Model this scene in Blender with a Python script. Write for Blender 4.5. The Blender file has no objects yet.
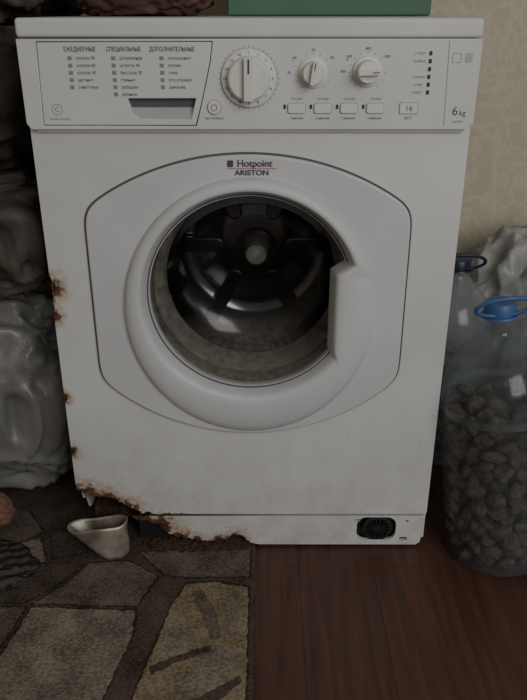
import bpy, math, random
from mathutils import Vector, Matrix, noise
random.seed(7)
scene = bpy.context.scene
COL = scene.collection

# ---------------------------------------------------------------- materials
def newmat(name):
    m = bpy.data.materials.new(name); m.use_nodes = True
    return m, m.node_tree, m.node_tree.nodes['Principled BSDF']

def simple(name, col, rough=0.5, metal=0.0, spec=0.5, var=0.0, vscale=8, bump=0.0, bscale=60):
    m, nt, b = newmat(name)
    b.inputs['Base Color'].default_value = (*col, 1)
    b.inputs['Roughness'].default_value = rough
    b.inputs['Metallic'].default_value = metal
    b.inputs['Specular IOR Level'].default_value = spec
    tc = nt.nodes.new('ShaderNodeTexCoord')
    if var > 0:
        n = nt.nodes.new('ShaderNodeTexNoise'); n.inputs['Scale'].default_value = vscale
        n.inputs['Detail'].default_value = 6
        nt.links.new(tc.outputs['Object'], n.inputs['Vector'])
        r = nt.nodes.new('ShaderNodeValToRGB')
        r.color_ramp.elements[0].position = 0.3; r.color_ramp.elements[1].position = 0.7
        r.color_ramp.elements[0].color = (*[c*(1-var) for c in col], 1)
        r.color_ramp.elements[1].color = (*[min(1, c*(1+var)) for c in col], 1)
        nt.links.new(n.outputs['Fac'], r.inputs['Fac'])
        nt.links.new(r.outputs['Color'], b.inputs['Base Color'])
    if bump > 0:
        n2 = nt.nodes.new('ShaderNodeTexNoise'); n2.inputs['Scale'].default_value = bscale
        n2.inputs['Detail'].default_value = 5
        nt.links.new(tc.outputs['Object'], n2.inputs['Vector'])
        bp = nt.nodes.new('ShaderNodeBump'); bp.inputs['Strength'].default_value = bump
        bp.inputs['Distance'].default_value = 0.01
        nt.links.new(n2.outputs['Fac'], bp.inputs['Height'])
        nt.links.new(bp.outputs['Normal'], b.inputs['Normal'])
    return m

def clear(name, tint, gloss_rough=0.05, milk=0.0, milkcol=(.7,.72,.75), base=.04, edge=.45, power=3.0, dirt=0.0):
    m = bpy.data.materials.new(name); m.use_nodes = True
    nt = m.node_tree; nt.nodes.clear(); L = nt.links.new
    out = nt.nodes.new('ShaderNodeOutputMaterial')
    tr = nt.nodes.new('ShaderNodeBsdfTransparent'); tr.inputs['Color'].default_value = (*tint, 1)
    gl = nt.nodes.new('ShaderNodeBsdfGlossy'); gl.inputs['Roughness'].default_value = gloss_rough
    df = nt.nodes.new('ShaderNodeBsdfDiffuse'); df.inputs['Color'].default_value = (*milkcol, 1)
    lw = nt.nodes.new('ShaderNodeLayerWeight'); lw.inputs['Blend'].default_value = .5
    pw = nt.nodes.new('ShaderNodeMath'); pw.operation = 'POWER'; pw.inputs[1].default_value = power
    L(lw.outputs['Facing'], pw.inputs[0])
    ma = nt.nodes.new('ShaderNodeMath'); ma.operation = 'MULTIPLY_ADD'; ma.inputs[1].default_value = edge; ma.inputs[2].default_value = base
    L(pw.outputs[0], ma.inputs[0])
    mx0 = nt.nodes.new('ShaderNodeMixShader'); mx0.inputs[0].default_value = milk
    if dirt > 0:
        tc = nt.nodes.new('ShaderNodeTexCoord')
        n = nt.nodes.new('ShaderNodeTexNoise'); n.inputs['Scale'].default_value = 110; n.inputs['Detail'].default_value = 4
        L(tc.outputs['Object'], n.inputs['Vector'])
        sx = nt.nodes.new('ShaderNodeSeparateXYZ'); L(tc.outputs['Object'], sx.inputs[0])
        # more dried-on scum low on the bowl (object z)
        mz = nt.nodes.new('ShaderNodeMapRange'); mz.inputs[1].default_value = .41; mz.inputs[2].default_value = .335
        L(sx.outputs['Z'], mz.inputs[0])
        mn = nt.nodes.new('ShaderNodeMapRange'); mn.inputs[1].default_value = .35; mn.inputs[2].default_value = .65; mn.inputs[3].default_value = .6; mn.inputs[4].default_value = 1.25
        L(n.outputs['Fac'], mn.inputs[0])
        mu = nt.nodes.new('ShaderNodeMath'); mu.operation = 'MULTIPLY'; L(mz.outputs[0], mu.inputs[0]); L(mn.outputs[0], mu.inputs[1])
        m2 = nt.nodes.new('ShaderNodeMath'); m2.operation = 'MULTIPLY_ADD'; m2.inputs[1].default_value = dirt; m2.inputs[2].default_value = milk
        L(mu.outputs[0], m2.inputs[0]); L(m2.outputs[0], mx0.inputs[0])
    L(tr.outputs[0], mx0.inputs[1]); L(df.outputs[0], mx0.inputs[2])
    mx = nt.nodes.new('ShaderNodeMixShader')
    L(ma.outputs[0], mx.inputs[0])
    L(mx0.outputs[0], mx.inputs[1]); L(gl.outputs[0], mx.inputs[2])
    L(mx.outputs[0], out.inputs['Surface'])
    return m

def enamel():
    """white enamel, grimy low down, rusting towards the lower left corner"""
    m, nt, b = newmat('white_enamel')
    L = nt.links.new
    b.inputs['Roughness'].default_value = 0.45
    tc = nt.nodes.new('ShaderNodeTexCoord')
    n = nt.nodes.new('ShaderNodeTexNoise'); n.inputs['Scale'].default_value = 4; n.inputs['Detail'].default_value = 6
    L(tc.outputs['Object'], n.inputs['Vector'])
    r = nt.nodes.new('ShaderNodeValToRGB')
    r.color_ramp.elements[0].color = (.575, .580, .572, 1); r.color_ramp.elements[1].color = (.69, .696, .686, 1)
    r.color_ramp.elements[0].position = .3; r.color_ramp.elements[1].position = .65
    L(n.outputs['Fac'], r.inputs['Fac'])
    def dist(p, rad):
        d = nt.nodes.new('ShaderNodeVectorMath'); d.operation = 'DISTANCE'
        L(tc.outputs['Object'], d.inputs[0]); d.inputs[1].default_value = p
        mr = nt.nodes.new('ShaderNodeMapRange'); mr.inputs[1].default_value = rad; mr.inputs[2].default_value = 0
        mr.inputs[3].default_value = 0; mr.inputs[4].default_value = 1
        L(d.outputs['Value'], mr.inputs[0]); return mr.outputs[0]
    cur = None
    for p, rad in [((-.285, 0, .112), .054), ((-.25, 0, .10), .050), ((-.215, 0, .080), .050), ((-.16, 0, .045), .048), ((-.19, 0, .055), .046), ((-.13, 0, .02), .038),
                   ((-.30, 0, .485), .044), ((-.30, 0, .44), .030), ((-.10, 0, .012), .030), ((-.06, 0, .012), .028), ((-.03, 0, .012), .044), ((-.298, 0, .30), .022), ((-.298, 0, .2), .026)]:
        o = dist(p, rad)
        if cur is None: cur = o
        else:
            mm = nt.nodes.new('ShaderNodeMath'); mm.operation = 'MAXIMUM'
            L(cur, mm.inputs[0]); L(o, mm.inputs[1]); cur = mm.outputs[0]
    n2 = nt.nodes.new('ShaderNodeTexNoise'); n2.inputs['Scale'].default_value = 110; n2.inputs['Detail'].default_value = 7
    L(tc.outputs['Object'], n2.inputs['Vector'])
    ad = nt.nodes.new('ShaderNodeMath'); ad.operation = 'ADD'
    L(cur, ad.inputs[0]); L(n2.outputs['Fac'], ad.inputs[1])
    st = nt.nodes.new('ShaderNodeMapRange'); st.inputs[1].default_value = 1.03; st.inputs[2].default_value = 1.2
    L(ad.outputs[0], st.inputs[0])
    st0 = nt.nodes.new('ShaderNodeMapRange'); st0.inputs[1].default_value = .66; st0.inputs[2].default_value = 1.10; st0.inputs[4].default_value = .7
    L(ad.outputs[0], st0.inputs[0])
    rr = nt.nodes.new('ShaderNodeValToRGB')
    rr.color_ramp.elements[0].color = (.030, .014, .010, 1); rr.color_ramp.elements[1].color = (.17, .075, .034, 1)
    rr.color_ramp.elements[0].position = .4; rr.color_ramp.elements[1].position = .65
    L(n2.outputs['Fac'], rr.inputs['Fac'])
    # grime rising from the floor
    sx = nt.nodes.new('ShaderNodeSeparateXYZ'); L(tc.outputs['Object'], sx.inputs[0])
    gz = nt.nodes.new('ShaderNodeMapRange'); gz.inputs[1].default_value = .30; gz.inputs[2].default_value = 0; gz.inputs[4].default_value = .6
    L(sx.outputs['Z'], gz.inputs[0])
    n5 = nt.nodes.new('ShaderNodeTexNoise'); n5.inputs['Scale'].default_value = 22; n5.inputs['Detail'].default_value = 8; n5.inputs['Roughness'].default_value = .7
    L(tc.outputs['Object'], n5.inputs['Vector'])
    gn = nt.nodes.new('ShaderNodeMapRange'); gn.inputs[1].default_value = .42; gn.inputs[2].default_value = .72
    L(n5.outputs['Fac'], gn.inputs[0])
    gm = nt.nodes.new('ShaderNodeMath'); gm.operation = 'MULTIPLY'; L(gz.outputs[0], gm.inputs[0]); L(gn.outputs[0], gm.inputs[1])
    mg = nt.nodes.new('ShaderNodeMixRGB'); mg.inputs[2].default_value = (.40, .35, .29, 1)
    L(gm.outputs[0], mg.inputs[0]); L(r.outputs['Color'], mg.inputs[1])
    mix0 = nt.nodes.new('ShaderNodeMixRGB'); mix0.inputs[2].default_value = (.42, .27, .16, 1)
    L(st0.outputs[0], mix0.inputs[0]); L(mg.outputs[0], mix0.inputs[1])
    mix = nt.nodes.new('ShaderNodeMixRGB')
    L(st.outputs[0], mix.inputs[0]); L(mix0.outputs[0], mix.inputs[1]); L(rr.outputs['Color'], mix.inputs[2])
    v = nt.nodes.new('ShaderNodeTexNoise'); v.inputs['Scale'].default_value = 140; v.inputs['Detail'].default_value = 2
    L(tc.outputs['Object'], v.inputs['Vector'])
    vm = nt.nodes.new('ShaderNodeMapRange'); vm.inputs[1].default_value = .72; vm.inputs[2].default_value = .8
    vm.inputs[4].default_value = .6
    L(v.outputs['Fac'], vm.inputs[0])
    mix2 = nt.nodes.new('ShaderNodeMixRGB'); mix2.inputs[2].default_value = (.25, .2, .16, 1)
    L(vm.outputs[0], mix2.inputs[0]); L(mix.outputs[0], mix2.inputs[1])
    L(mix2.outputs[0], b.inputs['Base Color'])
    return m

M_EN = enamel()
M_PLA = simple('white_plastic', (.63, .635, .622), .5, var=.06, vscale=6)
M_DOOR = simple('door_plastic', (.58, .59, .60), .45, var=.07, vscale=6)
M_SEAM = simple('seam_shadow_grey', (.10, .10, .105), .7)
M_DKP = simple('dark_plastic', (.02, .02, .022), .5)
M_INK = simple('print_ink', (.07, .07, .09), .6)
M_INKL = simple('print_ink_light', (.24, .25, .27), .6)
M_RED = simple('red_print', (.45, .05, .04), .6)
M_CREAM = simple('cream_knob', (.70, .70, .65), .4)
M_GREYP = simple('grey_plastic', (.42, .43, .44), .45)
M_GASK = simple('rubber_gasket', (.215, .198, .17), .6, var=.4, vscale=60, bump=.3, bscale=120)
M_DRUM = simple('drum_steel', (.15, .15, .155), .17, metal=1.0, var=.35, vscale=10)
M_PAD = simple('drum_paddle_plastic', (.07, .07, .072), .25)
M_HUB = simple('hub_steel', (.88, .83, .74), .4, metal=.0, var=.2, vscale=60)
M_GLASS = clear('door_glass', (.85, .85, .85), .16, milk=.012, milkcol=(.33, .29, .24), base=.035, edge=.20, power=3, dirt=.36)
M_RUST = simple('rust', (.06, .030, .018), .9, var=.7, vscale=90, bump=.6)

# ---------------------------------------------------------------- mesh helpers
def obj(name, verts, faces, mat=None, parent=None, smooth=False):
    me = bpy.data.meshes.new(name); me.from_pydata([tuple(v) for v in verts], [], faces); me.update()
    o = bpy.data.objects.new(name, me); COL.objects.link(o)
    if mat: me.materials.append(mat)
    if smooth:
        for p in me.polygons: p.use_smooth = True
    if parent: o.parent = parent
    return o

def empty(name, loc=(0, 0, 0)):
    e = bpy.data.objects.new(name, None); COL.objects.link(e); e.location = loc
    e.empty_display_size = .05
    return e

def bake(o, name=None, parent=None, mat=None, M=None):
    dg = bpy.context.evaluated_depsgraph_get(); dg.update()
    me = bpy.data.meshes.new_from_object(o.evaluated_get(dg))
    nm = name or o.name
    bpy.data.objects.remove(o)
    me.name = nm
    if M is not None: me.transform(M)
    n = bpy.data.objects.new(nm, me); COL.objects.link(n)
    if mat:
        me.materials.clear(); me.materials.append(mat)
    if parent: n.parent = parent
    return n

UP = Matrix.Rotation(math.pi/2, 4, 'X')

def plate(name, loops, y_back, y_front, mat, parent, bevel=0.0, res=2):
    cu = bpy.data.curves.new(name, 'CURVE'); cu.dimensions = '2D'; cu.fill_mode = 'BOTH'
    for lp in loops:
        sp = cu.splines.new('POLY'); sp.points.add(len(lp)-1)
        for i, (x, z) in enumerate(lp): sp.points[i].co = (x, z, 0, 1)
        sp.use_cyclic_u = True
    half = abs(y_back-y_front)/2
    cu.extrude = max(half-bevel, 0.00001); cu.bevel_depth = bevel; cu.bevel_resolution = res
    if bevel: cu.offset = -bevel
    o = bpy.data.objects.new(name, cu); COL.objects.link(o)
    return bake(o, name, parent, mat, Matrix.Translation((0, (y_back+y_front)/2, 0)) @ UP)

def box(name, lo, hi, mat, parent=None, bevel=0.0, seg=3):
    x0, y0, z0 = lo; x1, y1, z1 = hi
    v = [(x0,y0,z0),(x1,y0,z0),(x1,y1,z0),(x0,y1,z0),(x0,y0,z1),(x1,y0,z1),(x1,y1,z1),(x0,y1,z1)]
    f = [(0,3,2,1),(4,5,6,7),(0,1,5,4),(1,2,6,5),(2,3,7,6),(3,0,4,7)]
    o = obj(name, v, f, mat, parent)
    if bevel:
        md = o.modifiers.new('b', 'BEVEL'); md.width = bevel; md.segments = seg
        for p in o.data.polygons: p.use_smooth = True
        o.modifiers.new('w', 'WEIGHTED_NORMAL')
    return o

def lathe(name, prof, mat, parent=None, seg=64, axis='Z', center=(0, 0, 0), capends=True, smooth=True):
    v = []; f = []
    for r, h in prof:
        for i in range(seg):
            a = 2*math.pi*i/seg
            if axis == 'Z': v.append((center[0]+r*math.cos(a), center[1]+r*math.sin(a), center[2]+h))
            else: v.append((center[0]+r*math.cos(a), center[1]+h, center[2]+r*math.sin(a)))
    n = len(prof)
    for j in range(n-1):
        for i in range(seg):
            a, b = j*seg+i, j*seg+(i+1) % seg
            q = (a, b, b+seg, a+seg)
            f.append(q if axis == 'Z' else q[::-1])
    if capends:
        f.append(tuple(range(seg))[::-1]); f.append(tuple(range((n-1)*seg, n*seg)))
    o = obj(name, v, f, mat, parent, smooth)
    if smooth:
        md = o.modifiers.new('e', 'EDGE_SPLIT'); md.split_angle = math.radians(40)
    return o

def text(name, s, x, z, size, y, mat, parent, align='CENTER', sx=1.0, bold=0):
    cu = bpy.data.curves.new(name, 'FONT'); cu.body = s; cu.size = size; cu.align_x = align; cu.align_y = 'CENTER'
    cu.extrude = .0001
    if bold: cu.offset = bold
    o = bpy.data.objects.new(name, cu); COL.objects.link(o)
    return bake(o, name, parent, mat, Matrix.Translation((x, y, z)) @ UP @ Matrix.Diagonal((sx, 1, 1, 1)))

def rrect(cx, cz, w, h, r, n=6):
    pts = []
    for qx, qz, a0 in [(1, 1, 0), (-1, 1, 90), (-1, -1, 180), (1, -1, 270)]:
        for i in range(n+1):
            a = math.radians(a0+90*i/n)
            pts.append((cx+qx*(w/2-r)+r*math.cos(a), cz+qz*(h/2-r)+r*math.sin(a)))
    return pts

def circ(cx, cz, r, n=64):
    return [(cx+r*math.cos(2*math.pi*i/n), cz+r*math.sin(2*math.pi*i/n)) for i in range(n)]

def join(objs, name, parent=None):
    vs = []; fs = []; mats = []; mi = []
    for o in objs:
        off = len(vs); vs += [v.co.copy() for v in o.data.vertices]
        for p in o.data.polygons:
            fs.append(tuple(i+off for i in p.vertices))
            m = o.data.materials[p.material_index] if o.data.materials else None
            if m not in mats: mats.append(m)
            mi.append(mats.index(m))
    for o in objs: bpy.data.objects.remove(o)
    n = obj(name, vs, fs, None, parent)
    for m in mats: n.data.materials.append(m)
    for p, k in zip(n.data.polygons, mi): p.material_index = k
    return n

def ragged(pts, amp, step, seed=0):
    out = []
    for i in range(len(pts)-1):
        a, b = Vector(pts[i]), Vector(pts[i+1]); d = b-a; k = max(1, int(d.length/step))
        nrm = Vector((-d.y, d.x)).normalized()
        for j in range(k):
            p = a+d*j/k
            q = noise.noise(Vector((p.x*140, p.y*140, seed)))+.5*noise.noise(Vector((p.x*400, p.y*400, seed+3)))
            out.append(tuple(p+nrm*q*amp))
    out.append(tuple(pts[-1]))
    return out

# ================================================================ WASHING MACHINE
W = empty('washing_machine')
HW = .2975
cab = []
cab.append(box('c', (HW-.004, .004, .02), (HW, .55, .826), M_EN))
prof = [(.004,.13),(.02,.115),(.03,.085),(.05,.07),(.06,.045),(.085,.035),(.10,.02),(.55,.02),(.55,.826),(.004,.826)]
v = [(-HW, y, z) for y, z in prof]+[(-HW+.004, y, z) for y, z in prof]; n = len(prof)
f = [tuple(range(n)), tuple(range(n, 2*n))[::-1]]+[(i, i+n, (i+1) % n+n, (i+1) % n) for i in range(n)]
cab.append(obj('c', v, f, M_EN))
cab.append(box('c', (-HW, .546, .02), (HW, .55, .826), M_EN))
cab.append(box('c', (-HW+.004, .10, .02), (HW-.004, .545, .024), M_RUST))
join(cab, 'cabinet_shell', W)

left_edge = ragged([(-HW, .505), (-HW+.003, .497), (-HW+.007, .486), (-HW+.004, .474), (-HW+.005, .462), (-HW, .450)], .002, .0015, 1)
low = ragged([(-HW, .135), (-.293, .124), (-.283, .118), (-.272, .112), (-.258, .109), (-.244, .108), (-.232, .103), (-.222, .096), (-.212, .090), (-.200, .083), (-.190, .0765), (-.150, .0755), (-.120, .0750)], .0045, .0016, 2)
outer = [(-HW, .822)]+left_edge+low+[(-.10, .0745), (HW-.001, .0745), (HW, .08), (HW, .822)]
plate('front_sheet', [outer, circ(-.002, .472, .150, 96)[::-1]], .004, -.002, M_EN, W, bevel=0)
kl = ragged([(-.208, .0675), (-.203, .058), (-.190, .058), (-.176, .055), (-.165, .048), (-.156, .038), (-.146, .031), (-.138, .024),
        (-.125, .020), (-.105, .017), (-.085, .014), (-.060, .014), (-.048, .018), (-.038, .024), (-.024, .026), (-.013, .020), (-.006, .010)], .0035, .0016, 5)
kick = kl+[(.01, .006), (HW-.012, .0055), (HW-.005, .012), (HW-.004, .0675)]
fil = rrect(.214, .040, .068, .048, .016)
plate('kick_plate', [kick, fil[::-1], rrect(.262, .018, .014, .007, .003)[::-1], rrect(.266, .056, .006, .005, .002)[::-1], rrect(.18, .058, .010, .004, .0015)[::-1]], .008, .0020, M_EN, W, bevel=0)
box('kick_cavity_shade', (-.20, .014, .012), (.292, .018, .095), M_DKP, W)  # near-black sheet stands in for the shade inside the hollow behind the kick plate
g = [lathe('f', [(.0, .010), (.026, .010), (.026, .003), (.020, .002), (.019, .007), (.006, .007), (.006, .002), (.0, .002)], M_DKP, seg=40, axis='Y', center=(.216, 0, .040), capends=False)]
for i in range(14):
    a = i*math.pi/7
    b_ = box('f', (.006, .001, -.0010), (.022, .007, .0010), M_DKP)
    b_.data.transform(Matrix.Translation((.216, 0, .040)) @ Matrix.Rotation(a, 4, 'Y'))
    g.append(b_)
join(g, 'filter_cap', W)
box('bottom_frame', (-.285, .05, .03), (.28, .09, .05), M_RUST, W)
for i, (x, y) in enumerate([(-.25, .13), (.25, .06), (-.25, .5), (.25, .5)]):
    lathe('foot_%d' % i, [(.0, .0055), (.02, .0055), (.02, .012), (.009, .013), (.009, .03)], M_DKP, W, seg=24, center=(x, y, 0), capends=False)

box('worktop', (-HW-.001, -.012, .8265), (HW+.001, .555, .850), M_PLA, W, bevel=.005)
plate('console_base', [[(-HW, .826), (-HW, .718), (-.285, .714), (.285, .714), (HW, .718), (HW, .826)]], -.002, -.006, M_SEAM, W)
YP = -.0155
TL = -.271
plate('console_rim', [[(-HW, .8255), (-HW, .722), (-.292, .7135), (.288, .7135), (HW, .722), (HW, .8255)],
                      [(TL-.001, .8225), (-.047, .8225), (-.050, .800), (-.056, .775), (-.0635, .7455), (-.071, .7185), (TL-.004, .7185)][::-1]], -.003, YP, M_PLA, W, bevel=.0012)
drawer = [(TL, .8215), (-.0482, .8215), (-.051, .800), (-.057, .775), (-.0645, .7455), (-.072, .7195), (TL-.003, .7195)]
rec = [(-.160, .7535), (-.0705, .7535), (-.0775, .7275), (-.145, .7275), (-.156, .735)]
plate('detergent_drawer', [drawer, rec[::-1]], -.003, YP-.0008, M_PLA, W, bevel=.0012)
obj('drawer_grip', [(-.160, -.0145, .727), (-.070, -.0145, .727), (-.070, -.0055, .742), (-.160, -.0055, .742), (-.160, -.0055, .7545), (-.070, -.0055, .7545)],
    [(0, 1, 2, 3), (3, 2, 5, 4)], M_GREYP, W)
plate('console_seam', [[(.2545, .823), (.2555, .823), (.2585, .718), (.2575, .718)]], YP+.001, YP-.0002, M_INKL, W)
plate('console_lower_ridge', [[(-.29, .7130), (.29, .7130), (.286, .7090), (-.286, .7090)]], 0, -.008, M_PLA, W, bevel=.001)

YT = YP-.0003
YD = YP-.0011
heads = [('ЕЖЕДНЕВНЫЕ', -.217), ('СПЕЦИАЛЬНЫЕ', -.161), ('ДОПОЛНИТЕЛЬНЫЕ', -.099)]
words = [['хлопок 90', 'хлопок 60', 'хлопок 40', 'цветное', 'синтетика'], ['деликатная', 'шерсть 40', 'быстрая 30', 'темные', 'рубашки', 'джинсы'],
         ['полоскание', 'отжим', 'слив', 'без отжима', 'замачив.']]
tx = []
for (h, x), ws in zip(heads, words):
    tx.append(text('t', h, x, .8130, .0076, YD, M_INK, None, sx=.76, bold=.00012))
    for k, w in enumerate(ws):
        z = .8025-.0088*k
        tx.append(text('t', w, x-.006, z, .0058, YD, M_INK, None, 'LEFT', .9))
        tx.append(plate('t', [rrect(x-.014, z, .0055, .005, .001, 2)], YD+.0002, YD, M_INKL, None))
join(tx, 'drawer_labels', W)
lg = [plate('l', [circ(-.254, .7395, .0072, 40), circ(-.254, .7395, .0064, 40)[::-1]], YD+.0002, YD, M_INKL, None), text('l', 'C', -.254, .7395, .009, YD, M_INKL, None),
      text('l', 'тихая стирка', -.252, .7275, .0044, YD, M_INKL, None)]
join(lg, 'round_emblem', W)

def knob(name, x, z, R, gx):
    k = []
    k.append(lathe('k', [(R*1.02, YP+.001), (R*1.02, YP-.003), (R*.98, YP-.004), (R*.80, YP-.0045), (R*.76, YP-.016), (R*.70, YP-.018), (.0, YP-.018)], M_CREAM, axis='Y', center=(x, 0, z), capends=False, seg=64))
    gb = box('k', (-R*.17, YP-.0265, -R*.74), (R*.17, YP-.016, R*.74), M_CREAM)
    gm = box('k', (-R*.035, YP-.0272, R*.2), (R*.035, YP-.0264, R*.7), M_INK)
    for q in (gb, gm):
        q.data.transform(Matrix.Translation((x, 0, z)) @ Matrix.Rotation(gx, 4, 'Y')); k.append(q)
    o = join(k, name, W)
    md = o.modifiers.new('b', 'BEVEL'); md.width = .0008; md.segments = 2; md.limit_method = 'ANGLE'
    for p in o.data.polygons: p.use_smooth = True
    o.modifiers.new('w', 'WEIGHTED_NORMAL')
def ticks(name, x, z, r0, r1, n, a0, a1, w):
    v = []; f = []
    for i in range(n):
        a = math.radians(a0+(a1-a0)*i/(n-1)); c, s = math.cos(a), math.sin(a)
        for rr, ss in ((r0, -1), (r1, -1), (r1, 1), (r0, 1)):
            v.append((x+c*rr-s*w*ss, YT, z+s*rr+c*w*ss))
        b = len(v)-4; f.append((b, b+1, b+2, b+3))
    return obj(name, v, f, M_INKL, None)
knob('program_knob', -.001, .778, .035, 0)
knob('temperature_knob', .082, .785, .0185, math.radians(8))
knob('spin_knob', .152, .7865, .0185, math.radians(88))
join([ticks('a', -.001, .778, .0378, .040, 36, 0, 350, .0005), ticks('a', .082, .785, .022, .0245, 13, -50, 230, .0004), ticks('a', .152, .7865, .022, .0245, 13, -50, 230, .0004),
      plate('a', [circ(-.001, .778, .0372), circ(-.001, .778, .0366)[::-1]], YT+.0002, YT, M_INKL, None)], 'dial_ticks', W)
nm = []
for i in range(16):
    a = math.radians(90-22.5*i)
    nm.append(text('n', str(i+1), -.001+.0310*math.cos(a), .778+.0310*math.sin(a), .0050, YP-.0048, M_INK, None))
for s_, dx, dz in [('*', -.026, .014), ('30', -.031, 0), ('40', -.024, .018), ('60', 0, .0275), ('90', .024, .018)]:
    nm.append(text('n', s_, .082+dx, .785+dz, .0048, YT, M_INK, None))
    nm.append(text('n', {'*': '0', '30': '400', '40': '500', '60': '800', '90': '1000'}[s_], .152+dx, .7865+dz, .0048, YT, M_INK, None))
join(nm, 'dial_numbers', W)
join([lathe('s', [(.0085, YP+.001), (.0085, YP-.002), (.0078, YP-.003), (0, YP-.003)], M_CREAM, axis='Y', center=(-.047, 0, .742), capends=False, seg=40),
      plate('s', [circ(-.047, .742, .0042, 32), circ(-.047, .742, .0034, 32)[::-1]], YP-.003, YP-.0034, M_INK, None),
      plate('s', [circ(-.047, .742, .0098, 40), circ(-.047, .742, .0092, 40)[::-1]], YT+.0002, YT, M_INKL, None),
      text('s', 'пуск/сброс', -.047, .7285, .0048, YT, M_INK, None)], 'start_button', W)
bt = []
for x in (.0615, .0960, .1305, .165):
    bt.append(plate('b', [rrect(x, .741, .0225, .0125, .003)], YP+.001, YP-.0028, M_CREAM, None, bevel=.0008))
    bt.append(plate('b', [rrect(x, .741, .0240, .0140, .0035)], YP+.001, YP-.0004, M_INKL, None))
    bt.append(plate('b', [rrect(x-.0155, .743, .003, .0055, .0008, 2)], YP+.001, YP-.001, M_DKP, None))
    bt.append(text('b', 'функция', x, .7285, .0045, YT, M_INK, None))
    bt.append(text('b', 'ОПЦИЯ', x, .7525, .0042, YT, M_INKL, None))
join(bt, 'option_buttons', W)
join([plate('d', [rrect(.2095, .741, .025, .015, .002)], YP+.001, YP-.0008, M_INKL, None), plate('d', [rrect(.2095, .741, .0235, .0135, .002)], YP+.001, YP-.0016, M_CREAM, None, bevel=.0005),
      text('d', '16', .2095, .741, .010, YP-.0018, M_INK, None), text('d', 'ВКЛ', .2095, .7285, .0048, YT, M_INK, None)], 'display_window', W)
ld = []
for k in range(6):
    z = .8085-.0095*k
    ld.append(plate('d', [rrect(.2325, z, .0038, .0052, .0008, 2)], YP+.001, YP-.001, M_DKP, None))
    if k != 2: ld.append(text('d', ['старт', 'мойка', '', 'отжим', 'слив', 'ключ'][k], .219, z, .0052, YT, M_INKL, None))
join(ld, 'indicator_lights', W)
join([plate('d', [rrect(.2665, .803, .012, .012, .002), rrect(.2665, .803, .0105, .0105, .0015)[::-1]], YT+.0002, YT, M_INKL, None),
      plate('d', [rrect(.282, .803, .010, .012, .002)], YT+.0002, YT, simple('sticker_grey', (.4, .41, .42), .5), None),
      text('d', '6', .271, .737, .016, YT, M_INK, None), text('d', 'kg', .281, .735, .010, YT, M_INK, None), text('d', 'capacity', .276, .7245, .0045, YT, M_INKL, None)], 'capacity_label', W)

def door_outline(s=0.0):
    cx = -.004; hw = .231+s; zu, zl = .603, .336
    def arc(sag, zc, sign, n=40):
        c = hw; R = (c*c+sag*sag)/(2*sag); out = []
        a = math.asin(c/R)
        for i in range(n+1):
            t = a-2*a*i/n
            out.append((cx+R*math.sin(t), zc+sign*(sag-R+R*math.cos(t))))
        return out
    up = arc(.077+s*.5, zu+s*.4, 1)
    lo = arc(.097+s*.5, zl-s*.4, -1)[::-1]
    poly = up+lo
    dense = []
    N = len(poly)
    for i in range(N):
        a, b = Vector(poly[i]), Vector(poly[(i+1) % N]); L_ = (b-a).length; k = max(1, int(L_/.006))
        for j in range(k): dense.append(a.lerp(b, j/k))
    for _ in range(14):
        dense = [(dense[i-1]+dense[i]*2+dense[(i+1) % len(dense)])/4 for i in range(len(dense))]
    return [(p.x, p.y) for p in dense]
plate('door_gap', [door_outline(.0030), circ(-.002, .472, .151, 96)[::-1]], -.001, -.0032, M_SEAM, W)
plate('door_plate', [door_outline(0), circ(-.002, .472, .166, 96)[::-1]], -.001, -.010, M_DOOR, W, bevel=.003, res=3)

SEG = 360
def sm(a, b, x):
    t = max(0, min(1, (x-a)/(b-a))); return t*t*(3-2*t)
def r_in(a, base, cut):
    c, s = math.cos(a), math.sin(a)
    r = base
    if c > .3:
        rc = min(base, cut/c)
        zz = rc*s
        w = sm(.046, .038, zz)*sm(-.094, -.084, zz)
        r = base+(rc-base)*w
    return r
def ring_pt(a):
    c, s = math.cos(a), math.sin(a)
    o_ = Vector((-.002+.188*c, .4465+.2035*s))
    ri = r_in(a, .160, .127)
    i_ = Vector((-.002+ri*c, .472+ri*s))
    return o_, i_
rows = [(0, -.008), (.04, -.012), (.12, -.0175), (.25, -.0215), (.5, -.0245), (.75, -.0255), (.92, -.0250), (1.0, -.0225)]
v = []; f = []
for t, y in rows:
    for k in range(SEG):
        a = 2*math.pi*k/SEG; o_, i_ = ring_pt(a); p = o_.lerp(i_, t)
        v.append((p.x, y, p.y))
inner = [(.1575, .1245, -.017), (.1545, .1225, -.010), (.152, .1205, .004), (.150, .119, .012)]
for rb, cut, y in inner:
    for k in range(SEG):
        a = 2*math.pi*k/SEG; r = r_in(a, rb, cut)
        v.append((-.002+r*math.cos(a), y, .472+r*math.sin(a)))
nr = len(rows)+len(inner)
for j in range(nr-1):
    for k in range(SEG):
        a, b = j*SEG+k, j*SEG+(k+1) % SEG
        f.append((a, a+SEG, b+SEG, b))
obj('door_ring', v, f, M_DOOR, W, smooth=True)
YL = -.0112
join([text('x', 'Hotpoint', .006, .6680, .0130, YL, M_INK, None, sx=1.0, bold=.0002), plate('x', [rrect(-.0275, .6680, .008, .009, .001, 2)], YL+.0002, YL, M_INK, None),
      plate('x', [[(-.032, .6618), (.036, .6618), (.036, .6611), (-.032, .6611)]], YL+.0002, YL, M_RED, None),
      text('x', 'ARISTON', .002, .6555, .0098, YL, M_INK, None, sx=1.15, bold=.0002)], 'brand_lettering', W)
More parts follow.
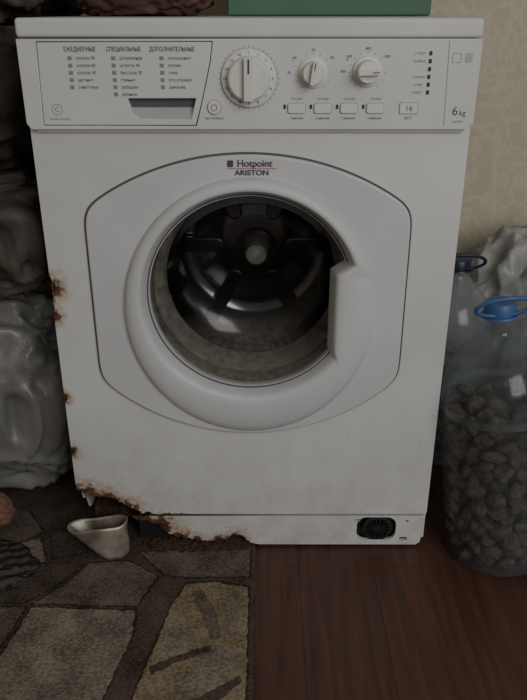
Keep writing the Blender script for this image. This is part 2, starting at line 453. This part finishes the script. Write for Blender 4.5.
# glass bowl + gasket + drum
lathe('door_glass', [(.1505, .006), (.148, .012), (.141, .035), (.134, .060), (.126, .080), (.112, .097), (.085, .108), (.045, .113), (.0005, .115)], M_GLASS, W, seg=96, axis='Y', center=(-.002, 0, .472), capends=False)
lathe('door_gasket', [(.160, -.002), (.157, .012), (.152, .030), (.149, .045), (.153, .055), (.153, .062), (.146, .068), (.139, .080), (.136, .098), (.142, .104), (.150, .112), (.20, .118)], M_GASK, W, seg=96, axis='Y', center=(-.002, 0, .469), capends=False)
lathe('drum', [(.145, .112), (.17, .114), (.225, .125), (.235, .14), (.235, .37), (.225, .385), (.19, .387), (.18, .380), (.15, .378), (.14, .386), (.12, .388), (.11, .378), (.06, .372), (.0005, .372)], M_DRUM, W, seg=96, axis='Y', center=(0, 0, .440), capends=False)
pd = []
for i in range(3):
    a = math.radians(60+120*i)
    vv = []; ff = []
    for yy, h in ((.14, .012), (.17, .045), (.33, .05), (.375, .03)):
        for w_, hh in ((-.034, 0), (-.02, h*.85), (0, h), (.02, h*.85), (.034, 0)):
            vv.append((w_, yy, -.234+hh))
    for j in range(3):
        for k in range(4):
            q = j*5+k; ff.append((q, q+1, q+6, q+5))
    o = obj('p', vv, ff, M_PAD); o.data.transform(Matrix.Translation((0, 0, .44)) @ Matrix.Rotation(a, 4, 'Y')); pd.append(o)
join(pd, 'drum_paddles', W)
rb = []
for i in range(6):
    a = math.radians(30+60*i)
    pts = rrect(0, .125, .030, .13, .014)
    o = plate('r', [pts], .380, .369, M_DRUM, None, bevel=.004); o.data.transform(Matrix.Translation((0, 0, .44)) @ Matrix.Rotation(a, 4, 'Y')); rb.append(o)
join(rb, 'drum_back_ribs', W)
lathe('drum_hub_base', [(.040, .373), (.036, .366), (.024, .362)], M_PAD, W, seg=40, axis='Y', center=(.004, 0, .436), capends=False)
lathe('drum_hub', [(.025, .364), (.022, .325), (.019, .306), (.011, .300), (.0005, .299)], M_HUB, W, seg=40, axis='Y', center=(.004, 0, .440), capends=False)

# ================================================================ ROOM
def wallpaper():
    m, nt, b = newmat('wallpaper'); L = nt.links.new
    b.inputs['Roughness'].default_value = .8
    tc = nt.nodes.new('ShaderNodeTexCoord')
    n = nt.nodes.new('ShaderNodeTexNoise'); n.inputs['Scale'].default_value = 7; n.inputs['Detail'].default_value = 3; n.inputs['Distortion'].default_value = 2.5
    L(tc.outputs['Object'], n.inputs['Vector'])
    r = nt.nodes.new('ShaderNodeValToRGB')
    e = r.color_ramp.elements
    e[0].position = .42; e[0].color = (.54, .475, .36, 1); e[1].position = .5; e[1].color = (.61, .545, .425, 1)
    x = e.new(.56); x.color = (.55, .49, .375, 1)
    L(n.outputs['Fac'], r.inputs['Fac'])
    n3 = nt.nodes.new('ShaderNodeTexNoise'); n3.inputs['Scale'].default_value = 90
    L(tc.outputs['Object'], n3.inputs['Vector'])
    bp = nt.nodes.new('ShaderNodeBump'); bp.inputs['Strength'].default_value = .15; bp.inputs['Distance'].default_value = .005
    L(n3.outputs['Fac'], bp.inputs['Height']); L(bp.outputs['Normal'], b.inputs['Normal'])
    L(r.outputs['Color'], b.inputs['Base Color']); return m
def laminate():
    m, nt, b = newmat('laminate_floor'); L = nt.links.new
    b.inputs['Roughness'].default_value = .5
    tc = nt.nodes.new('ShaderNodeTexCoord')
    mp = nt.nodes.new('ShaderNodeMapping'); mp.inputs['Rotation'].default_value = (0, 0, math.pi/2); mp.inputs['Location'].default_value = (.75, .047, 0)
    L(tc.outputs['Object'], mp.inputs['Vector'])
    br = nt.nodes.new('ShaderNodeTexBrick'); br.inputs['Scale'].default_value = 1
    br.inputs['Brick Width'].default_value = 1.6; br.inputs['Row Height'].default_value = .125; br.inputs['Mortar Size'].default_value = .0007
    br.inputs['Color1'].default_value = (.084, .036, .024, 1); br.inputs['Color2'].default_value = (.096, .041, .027, 1); br.inputs['Mortar'].default_value = (.035, .015, .010, 1)
    L(mp.outputs[0], br.inputs['Vector'])
    mp2 = nt.nodes.new('ShaderNodeMapping'); mp2.inputs['Scale'].default_value = (80, 5, 1)
    L(tc.outputs['Object'], mp2.inputs['Vector'])
    n = nt.nodes.new('ShaderNodeTexNoise'); n.inputs['Scale'].default_value = 1; n.inputs['Detail'].default_value = 6; n.inputs['Distortion'].default_value = .6
    L(mp2.outputs[0], n.inputs['Vector'])
    r = nt.nodes.new('ShaderNodeValToRGB'); r.color_ramp.elements[0].position = .3; r.color_ramp.elements[1].position = .7
    r.color_ramp.elements[0].color = (.65, .65, .65, 1); r.color_ramp.elements[1].color = (1.25, 1.2, 1.15, 1)
    L(n.outputs['Fac'], r.inputs['Fac'])
    mx = nt.nodes.new('ShaderNodeMixRGB'); mx.blend_type = 'MULTIPLY'; mx.inputs[0].default_value = 1
    L(br.outputs['Color'], mx.inputs[1]); L(r.outputs['Color'], mx.inputs[2]); L(mx.outputs[0], b.inputs['Base Color'])
    return m
M_WALL = wallpaper(); M_FLOOR = laminate()
box('floor', (-1.1, -3.2, -.05), (2.2, .70, 0), M_FLOOR)
box('wall_back', (-1.1, .70, 0), (2.2, .80, 2.5), M_WALL)
box('wall_left', (-1.2, -3.2, 0), (-1.1, .80, 2.5), M_WALL)
box('baseboard_back', (-1.1, .685, 0), (2.2, .70, .07), simple('baseboard_wood', (.10, .05, .03), .5, var=.2))

# rug ------------------------------------------------------------
def rugmat(name, col, var=.42):
    m, nt, b = newmat(name); L = nt.links.new
    b.inputs['Roughness'].default_value = .95; b.inputs['Specular IOR Level'].default_value = .05
    tc = nt.nodes.new('ShaderNodeTexCoord')
    n = nt.nodes.new('ShaderNodeTexNoise'); n.inputs['Scale'].default_value = 210; n.inputs['Detail'].default_value = 5
    n2 = nt.nodes.new('ShaderNodeTexNoise'); n2.inputs['Scale'].default_value = 18; n2.inputs['Detail'].default_value = 5
    for q in (n, n2): L(tc.outputs['Object'], q.inputs['Vector'])
    a = nt.nodes.new('ShaderNodeMath'); a.operation = 'MULTIPLY_ADD'; a.inputs[1].default_value = .5
    L(n.outputs['Fac'], a.inputs[0])
    a2 = nt.nodes.new('ShaderNodeMath'); a2.operation = 'MULTIPLY'; a2.inputs[1].default_value = .5
    L(n2.outputs['Fac'], a2.inputs[0]); L(a2.outputs[0], a.inputs[2])
    r = nt.nodes.new('ShaderNodeValToRGB'); r.color_ramp.elements[0].position = .38; r.color_ramp.elements[1].position = .62
    r.color_ramp.elements[0].color = (*[c*(1-var) for c in col], 1); r.color_ramp.elements[1].color = (*[c*(1+var) for c in col], 1)
    L(a.outputs[0], r.inputs['Fac']); L(r.outputs['Color'], b.inputs['Base Color'])
    bp = nt.nodes.new('ShaderNodeBump'); bp.inputs['Strength'].default_value = .8; bp.inputs['Distance'].default_value = .006
    L(a.outputs[0], bp.inputs['Height']); L(bp.outputs['Normal'], b.inputs['Normal'])
    return m
R_DK = rugmat('rug_dark', (.085, .065, .053)); R_TP = rugmat('rug_taupe', (.215, .178, .142)); R_GD = rugmat('rug_gold', (.225, .178, .115))
R_GR = rugmat('rug_grey_brown', (.135, .108, .089)); R_LN = rugmat('rug_line', (.050, .038, .031))
rg = [box('r', (-1.0, -1.25, .0), (.004, .34, .005), R_DK)]
def patch(pts, m, z, amp=.0030):
    pts = ragged(list(pts)+[pts[0]], amp, .004, len(rg)*1.7)[:-1]
    vv = [(x, y, z) for x, y in pts]+[(x, y, .004) for x, y in pts]; n = len(pts)
    a = sum(pts[i][0]*pts[(i+1) % n][1]-pts[(i+1) % n][0]*pts[i][1] for i in range(n))
    if a < 0: vv = vv[:n][::-1]+vv[n:][::-1]
    rg.append(obj('r', vv, [tuple(range(n))]+[(i, i+n, (i+1) % n+n, (i+1) % n) for i in range(n)], m))
def outlined(pts, m, w=.003):
    c = Vector((sum(p[0] for p in pts)/len(pts), sum(p[1] for p in pts)/len(pts)))
    patch(pts, R_LN, .0056)
    ins = []
    for p in pts:
        d = Vector(p)-c; ins.append(tuple(c+d*(1-w/d.length*1.3)))
    patch(ins, m, .0062)
outlined([(-.348, -.146), (-.180, -.153), (-.176, -.20), (-.215, -.40), (-.395, -.40)], R_TP)
outlined([(-.60, -.142), (-.353, -.147), (-.402, -.40), (-.62, -.40)], R_GR)
outlined([(-.60, .12), (-.42, .10), (-.375, .035), (-.43, -.005), (-.60, .01)], R_GR)
outlined([(-.60, .005), (-.44, -.012), (-.375, .02), (-.350, -.04), (-.42, -.068), (-.60, -.06)], R_TP)
outlined([(-.37, .05), (-.305, .03), (-.285, -.02), (-.343, -.038)], R_DK)
outlined([(-.60, -.065), (-.42, -.073), (-.35, -.045), (-.285, -.05), (-.315, -.10), (-.36, -.14), (-.60, -.136)], R_DK)
outlined([(-.280, -.045), (-.21, -.038), (-.155, -.078), (-.180, -.148), (-.35, -.142), (-.31, -.10)], R_GR)
outlined([(-.20, -.018), (-.002, -.012), (-.002, -.080), (-.11, -.083), (-.150, -.075)], R_GR)
arch = [(-.004, -.100), (-.06, -.088), (-.110, -.093), (-.128, -.14), (-.150, -.24), (-.165, -.33), (-.17, -.45), (-.004, -.45)]
outlined(arch, R_GD, .004)
patch([(-.098, -.115), (-.080, -.113), (-.055, -.16), (-.045, -.21), (-.060, -.215), (-.078, -.165)], R_GR, .0066)
patch([(-.128, -.17), (-.108, -.16), (-.090, -.20), (-.100, -.24), (-.135, -.25)], R_TP, .0066)
patch([(-.045, -.13), (-.018, -.13), (-.015, -.20), (-.032, -.21)], R_TP, .0066)
patch([(-.045, -.225), (-.018, -.235), (-.018, -.27), (-.05, -.30), (-.09, -.32), (-.12, -.31), (-.085, -.265)], R_TP, .0066)
patch([(-.145, -.265), (-.11, -.245), (-.06, -.225), (-.058, -.235), (-.11, -.258), (-.14, -.280)], R_DK, .0068)
patch([(-.06, -.31), (-.015, -.28), (-.012, -.29), (-.05, -.33), (-.13, -.36), (-.13, -.348)], R_DK, .0068)
join(rg, 'rug')

# ================================================================ BUNDLES
def blob(name, c, r, mat, amp=.12, freq=3.0, seed=0, mode='ridge', power=1.0, seg=140, floor=None, xmax=None, zmax=None, ymin=None):
    v = []; f = []; nu, nv = seg, seg//2
    for j in range(nv+1):
        ph = math.pi*j/nv
        for i in range(nu):
            th = 2*math.pi*i/nu
            d = Vector((math.sin(ph)*math.cos(th), math.sin(ph)*math.sin(th), math.cos(ph)))
            sgn = lambda t: math.copysign(abs(t)**power, t)
            p = Vector((sgn(d.x), sgn(d.y), sgn(d.z)))
            q = d*freq+Vector((seed*3.7, seed*1.3, 0))
            q += noise.noise_vector(q*.7)*.8
            if mode == 'ridge':
                h = (1-abs(noise.noise(q))*2.2)*.6+(1-abs(noise.noise(q*2.3))*2.2)*.25+noise.noise(q*5)*.1
            else:
                q2 = Vector((q.x*1.6, q.y*1.6, q.z*.6))
                h = .5+noise.noise(q*.6)*.8+.35*math.sin(noise.noise(q2)*9)+.12*noise.noise(q*4)
            s = 1+amp*(h-.4)
            w = Vector((c[0]+r[0]*p.x*s, c[1]+r[1]*p.y*s, c[2]+r[2]*p.z*s))
            if floor is not None: w.z = max(w.z, floor+.002*abs(noise.noise(q*4)))
            if zmax is not None: w.z = min(w.z, zmax-.002*abs(noise.noise(q*4)))
            if xmax is not None: w.x = min(w.x, xmax-.003*abs(noise.noise(q*4)))
            if ymin is not None: w.y = max(w.y, ymin+.003*abs(noise.noise(q*4)))
            v.append(w)
    for j in range(nv):
        for i in range(nu):
            a, b = j*nu+i, j*nu+(i+1) % nu
            f.append((a, a+nu, b+nu, b))
    return obj(name, v, f, mat, None, True)

def bagmat(name, col, rough=.3, bump=.6, scale=14, var=.25, spec=.5):
    m, nt, b = newmat(name); L = nt.links.new
    tc = nt.nodes.new('ShaderNodeTexCoord')
    n = nt.nodes.new('ShaderNodeTexNoise'); n.inputs['Scale'].default_value = scale; n.inputs['Detail'].default_value = 4; n.inputs['Distortion'].default_value = 1.0
    L(tc.outputs['Object'], n.inputs['Vector'])
    r = nt.nodes.new('ShaderNodeValToRGB'); r.color_ramp.elements[0].position = .32; r.color_ramp.elements[1].position = .66
    r.color_ramp.elements[0].color = (*[x*(1-var) for x in col], 1); r.color_ramp.elements[1].color = (*[min(1, x*(1+var)) for x in col], 1)
    L(n.outputs['Fac'], r.inputs['Fac']); L(r.outputs['Color'], b.inputs['Base Color'])
    b.inputs['Roughness'].default_value = rough; b.inputs['Specular IOR Level'].default_value = spec
    bp = nt.nodes.new('ShaderNodeBump'); bp.inputs['Strength'].default_value = bump; bp.inputs['Distance'].default_value = .02
    L(n.outputs['Fac'], bp.inputs['Height']); L(bp.outputs['Normal'], b.inputs['Normal'])
    return m
def striped():
    m, nt, b = newmat('dark_striped_cloth'); L = nt.links.new
    b.inputs['Roughness'].default_value = .95; b.inputs['Specular IOR Level'].default_value = .1
    tc = nt.nodes.new('ShaderNodeTexCoord')
    mp = nt.nodes.new('ShaderNodeMapping'); mp.inputs['Rotation'].default_value = (0, 0, math.radians(55))
    L(tc.outputs['Object'], mp.inputs['Vector'])
    w = nt.nodes.new('ShaderNodeTexWave'); w.inputs['Scale'].default_value = 17; w.inputs['Distortion'].default_value = 1.5; w.inputs['Detail'].default_value = 2
    L(mp.outputs[0], w.inputs['Vector'])
    r = nt.nodes.new('ShaderNodeValToRGB'); r.color_ramp.elements[0].position = .35; r.color_ramp.elements[1].position = .6
    r.color_ramp.elements[0].color = (.032, .025, .023, 1); r.color_ramp.elements[1].color = (.095, .076, .063, 1)
    L(w.outputs['Fac'], r.inputs['Fac']); L(r.outputs['Color'], b.inputs['Base Color'])
    return m
M_WBAG = bagmat('milky_plastic_bag', (.225, .220, .212), .36, .35, 8, .3, .45)
M_DBAG = bagmat('grey_brown_plastic', (.082, .070, .061), .6, .35, 9, .4, .3)
M_BLAN = bagmat('dark_cloth', (.060, .050, .046), .9, .4, 12, .45, .2)
M_BR = bagmat('brown_cloth', (.10, .06, .045), .9, .4, 12, .4, .2)
XM = -.304
blob('plastic_bag', (-.52, .28, .215), (.215, .20, .225), M_WBAG, .20, 2.3, 1, floor=.0055, xmax=XM, zmax=.428, power=.8, seg=200, ymin=.09)
blob('plastic_bag', (-.53, .30, .53), (.225, .25, .12), M_DBAG, .20, 2.2, 2, 'soft', floor=.430, xmax=XM, zmax=.628, power=.65)
blob('blanket_bundle', (-.53, .30, .74), (.225, .25, .12), M_BLAN, .20, 2.2, 3, 'soft', floor=.630, xmax=XM, zmax=.838, power=.65)
blob('blanket_bundle', (-.53, .32, .95), (.225, .25, .12), M_DBAG, .20, 2.4, 4, 'soft', floor=.840, xmax=XM, zmax=1.05, power=.65)
blob('striped_cloth', (-.475, -.060, .010), (.105, .062, .022), striped(), .16, 1.6, 11, 'soft', power=.8, floor=.0066)
blob('paper_bag', (-.485, .045, .048), (.055, .026, .042), bagmat('brown_paper', (.19, .10, .08), .8, .4, 14, .3, .2), .2, 3, 5, floor=.0065, zmax=.095)
blob('folded_cloth', (-.175, .30, .905), (.105, .12, .06), M_BR, .12, 3, 6, 'soft', power=.6, floor=.8505)
M_GREEN = simple('green_board', (.075, .165, .105), .6, var=.1, vscale=6)
G = empty('storage_box')
box('box_body', (-.040, .26, .8505), (.285, .50, 1.05), M_GREEN, G, bevel=.004)
box('box_lid', (-.042, .255, 1.05), (.29, .505, 1.085), M_GREEN, G, bevel=.004)
blob('plastic_bag', (.62, .51, .21), (.17, .15, .235), bagmat('white_plastic_bag', (.36, .355, .335), .40, .4, 9, .25, .45), .2, 2.6, 7, floor=.0)

# ================================================================ BOTTLES
M_PET = clear('clear_pet_plastic', (.88, .90, .92), .12, milk=.09, milkcol=(.40, .43, .46), base=.03, edge=.30)
M_PET2 = clear('cloudy_pet_plastic', (.88, .90, .91), .15, milk=.22, milkcol=(.5, .52, .54), base=.03, edge=.35)
M_BLUE = simple('blue_cap_plastic', (.05, .12, .30), .45)
M_NAVY = simple('navy_cap_plastic', (.012, .02, .05), .4)
M_GRC = simple('green_cap_plastic', (.10, .28, .12), .4)
M_NUT = simple('walnut_shell', (.075, .058, .036), .65, var=.75, vscale=60, bump=1.0, bscale=140)
import bmesh
def bottle(loc, R, H, cap, pet, fill, lean=(0, 0), rot=0):
    B = empty('water_bottle', loc); B.rotation_euler = (lean[0], lean[1], rot)
    prof = [(.0005, .006), (R*.6, .004), (R*.88, 0), (R*.97, .006), (R, .02)]
    z = .03
    top = H*.63
    while z < top:
        prof += [(R, z), (R*.975, z+.006), (R*.975, z+.012), (R, z+.018)]; z += .036
    prof += [(R, top), (R*.985, top+.02), (R*.92, top+.05), (R*.78, top+.078), (R*.56, top+.10), (R*.36, top+.116), (.024, top+.125), (.021, top+.13), (.021, H-.02), (.027, H-.018), (.027, H-.014), (.020, H-.012), (.020, H-.004)]
    lathe('bottle_body', prof, pet, B, seg=56, capends=False)
    lathe('bottle_cap', [(.0005, H+.006), (.021, H+.006), (.0235, H+.003), (.0235, H-.013), (.0215, H-.013)][::-1], cap, B, seg=40, capends=False)
    v = []; f = []; n = 48; m = 8
    for i in range(n):
        a = 2*math.pi*i/n
        cx, cz = .043*math.cos(a), .017*math.sin(a)
        cy = -.012-.010*math.sin(a)
        for j in range(m):
            b = 2*math.pi*j/m
            rr = .0035*math.cos(b)
            v.append((cx+rr*math.cos(a), cy+.0035*math.sin(b)-.014, H+.006+cz+rr*math.sin(a)))
    for i in range(n):
        for j in range(m):
            f.append((i*m+j, i*m+(j+1) % m, ((i+1) % n)*m+(j+1) % m, ((i+1) % n)*m+j))
    obj('carry_handle', v, f, cap, B, True)
    lathe('handle_collar', [(.0215, H-.013), (.028, H-.013), (.029, H-.016), (.0215, H-.018)], cap, B, seg=40, capends=False)
    v = []; f = []
    bm = bmesh.new(); bmesh.ops.create_icosphere(bm, subdivisions=2, radius=1)
    bv = [x.co.copy() for x in bm.verts]; bf = [tuple(q.index for q in x.verts) for x in bm.faces]; bm.free()
    nr = .0165; zz = nr+.006; layer = 0
    while zz < fill:
        Rz = R*.95-nr
        if zz > top+.02: Rz -= (zz-top-.02)*.7
        for ringr in (Rz, Rz-.031, Rz-.062):
            if ringr < 0: continue
            k = max(1, int(2*math.pi*ringr/.030)); off = random.random()*6
            for i in range(k):
                a = off+2*math.pi*(i+random.uniform(-.15, .15))/k
                px, py, pz = ringr*math.cos(a), ringr*math.sin(a), zz+random.uniform(-.009, .009)
                M = Matrix.Rotation(random.random()*6, 3, 'X') @ Matrix.Rotation(random.random()*6, 3, 'Y') @ Matrix.Rotation(random.random()*6, 3, 'Z')
                o0 = len(v); sc = random.uniform(.85, 1.08)*nr
                for q in bv:
                    w = M @ Vector((q.x*.60, q.y*.95, q.z*1.15*(1+.05*abs(q.x))))
                    w *= sc*(1+.12*noise.noise(q*3+Vector((i, layer, 0)))+(.06 if abs(q.x) < .1 else 0))
                    v.append((px+w.x, py+w.y, max(.008, pz+w.z)))
                f += [tuple(x+o0 for x in t) for t in bf]
        zz += .021; layer += 1
    obj('walnuts', v, f, M_NUT, B, True)
    return B
bottle((.430, .005, .004), .092, .455, M_BLUE, M_PET, .275, lean=(0, math.radians(-7)))
bottle((.395, .33, 0), .082, .42, M_NAVY, M_PET2, .22)
bottle((.552, .210, 0), .085, .42, M_GRC, M_PET2, .25)

# crumpled metal cup lying at the rusted corner
v = []; f = []; n = 56; m = 10
for j in range(m+1):
    t = j/m
    cx = -.240-.026*t; cy = -.020+.006*t; cz = .0075+.056*t
    rx = .026+.026*t; ry = .020+.001*t
    for i in range(n):
        a = 2*math.pi*i/n
        k = 1+.07*noise.noise(Vector((math.cos(a)*2, math.sin(a)*2, t*2)))
        v.append((cx+rx*math.cos(a)*k, cy+ry*math.sin(a)*k, cz+.008*math.cos(a)*t+.003*math.sin(3*a)*t))
for j in range(m):
    for i in range(n):
        a, b = j*n+i, j*n+(i+1) % n; f.append((a, b, b+n, a+n))
f.append(tuple(range(n))[::-1])
o = obj('metal_cup', v, f, simple('dull_metal', (.36, .325, .27), .45, metal=.5, var=.45, vscale=35), None, True)
md = o.modifiers.new('s', 'SOLIDIFY'); md.thickness = .0012
v = []; f = []
for i in range(220):
    x = random.uniform(-.20, -.04); y = random.uniform(-.02, .07); s = random.uniform(.0015, .006)
    b = len(v); z = .0058
    v += [(x-s, y, z), (x, y-s, z), (x+s, y+s*.3, z), (x, y+s, z), (x, y, z+s*.8)]
    f += [(b, b+1, b+4), (b+1, b+2, b+4), (b+2, b+3, b+4), (b+3, b, b+4)]
obj('rust_debris', v, f, M_RUST)

# ================================================================ CAMERA / LIGHT
cam = bpy.data.cameras.new('camera'); co = bpy.data.objects.new('camera', cam); COL.objects.link(co)
cam.lens = 37.85; cam.sensor_width = 36; cam.sensor_fit = 'AUTO'
co.location = (.018, -1.031, .857); co.rotation_euler = (math.radians(90-24.7), 0, 0)
cam.clip_start = .02
scene.camera = co

w = bpy.data.worlds.new('world'); scene.world = w; w.use_nodes = True
w.node_tree.nodes['Background'].inputs[0].default_value = (.98, .98, .97, 1); w.node_tree.nodes['Background'].inputs[1].default_value = .19
def area(name, loc, tgt, sx, sy, power, col):
    l = bpy.data.lights.new(name, 'AREA'); l.shape = 'RECTANGLE'; l.size = sx; l.size_y = sy; l.energy = power; l.color = col
    o = bpy.data.objects.new(name, l); COL.objects.link(o); o.location = loc
    o.rotation_euler = (Vector(tgt)-Vector(loc)).to_track_quat('-Z', 'Y').to_euler()
area('window_light', (1.3, -2.5, 1.7), (0, 0, .4), 1.5, 1.5, 36, (1.0, .99, .965))
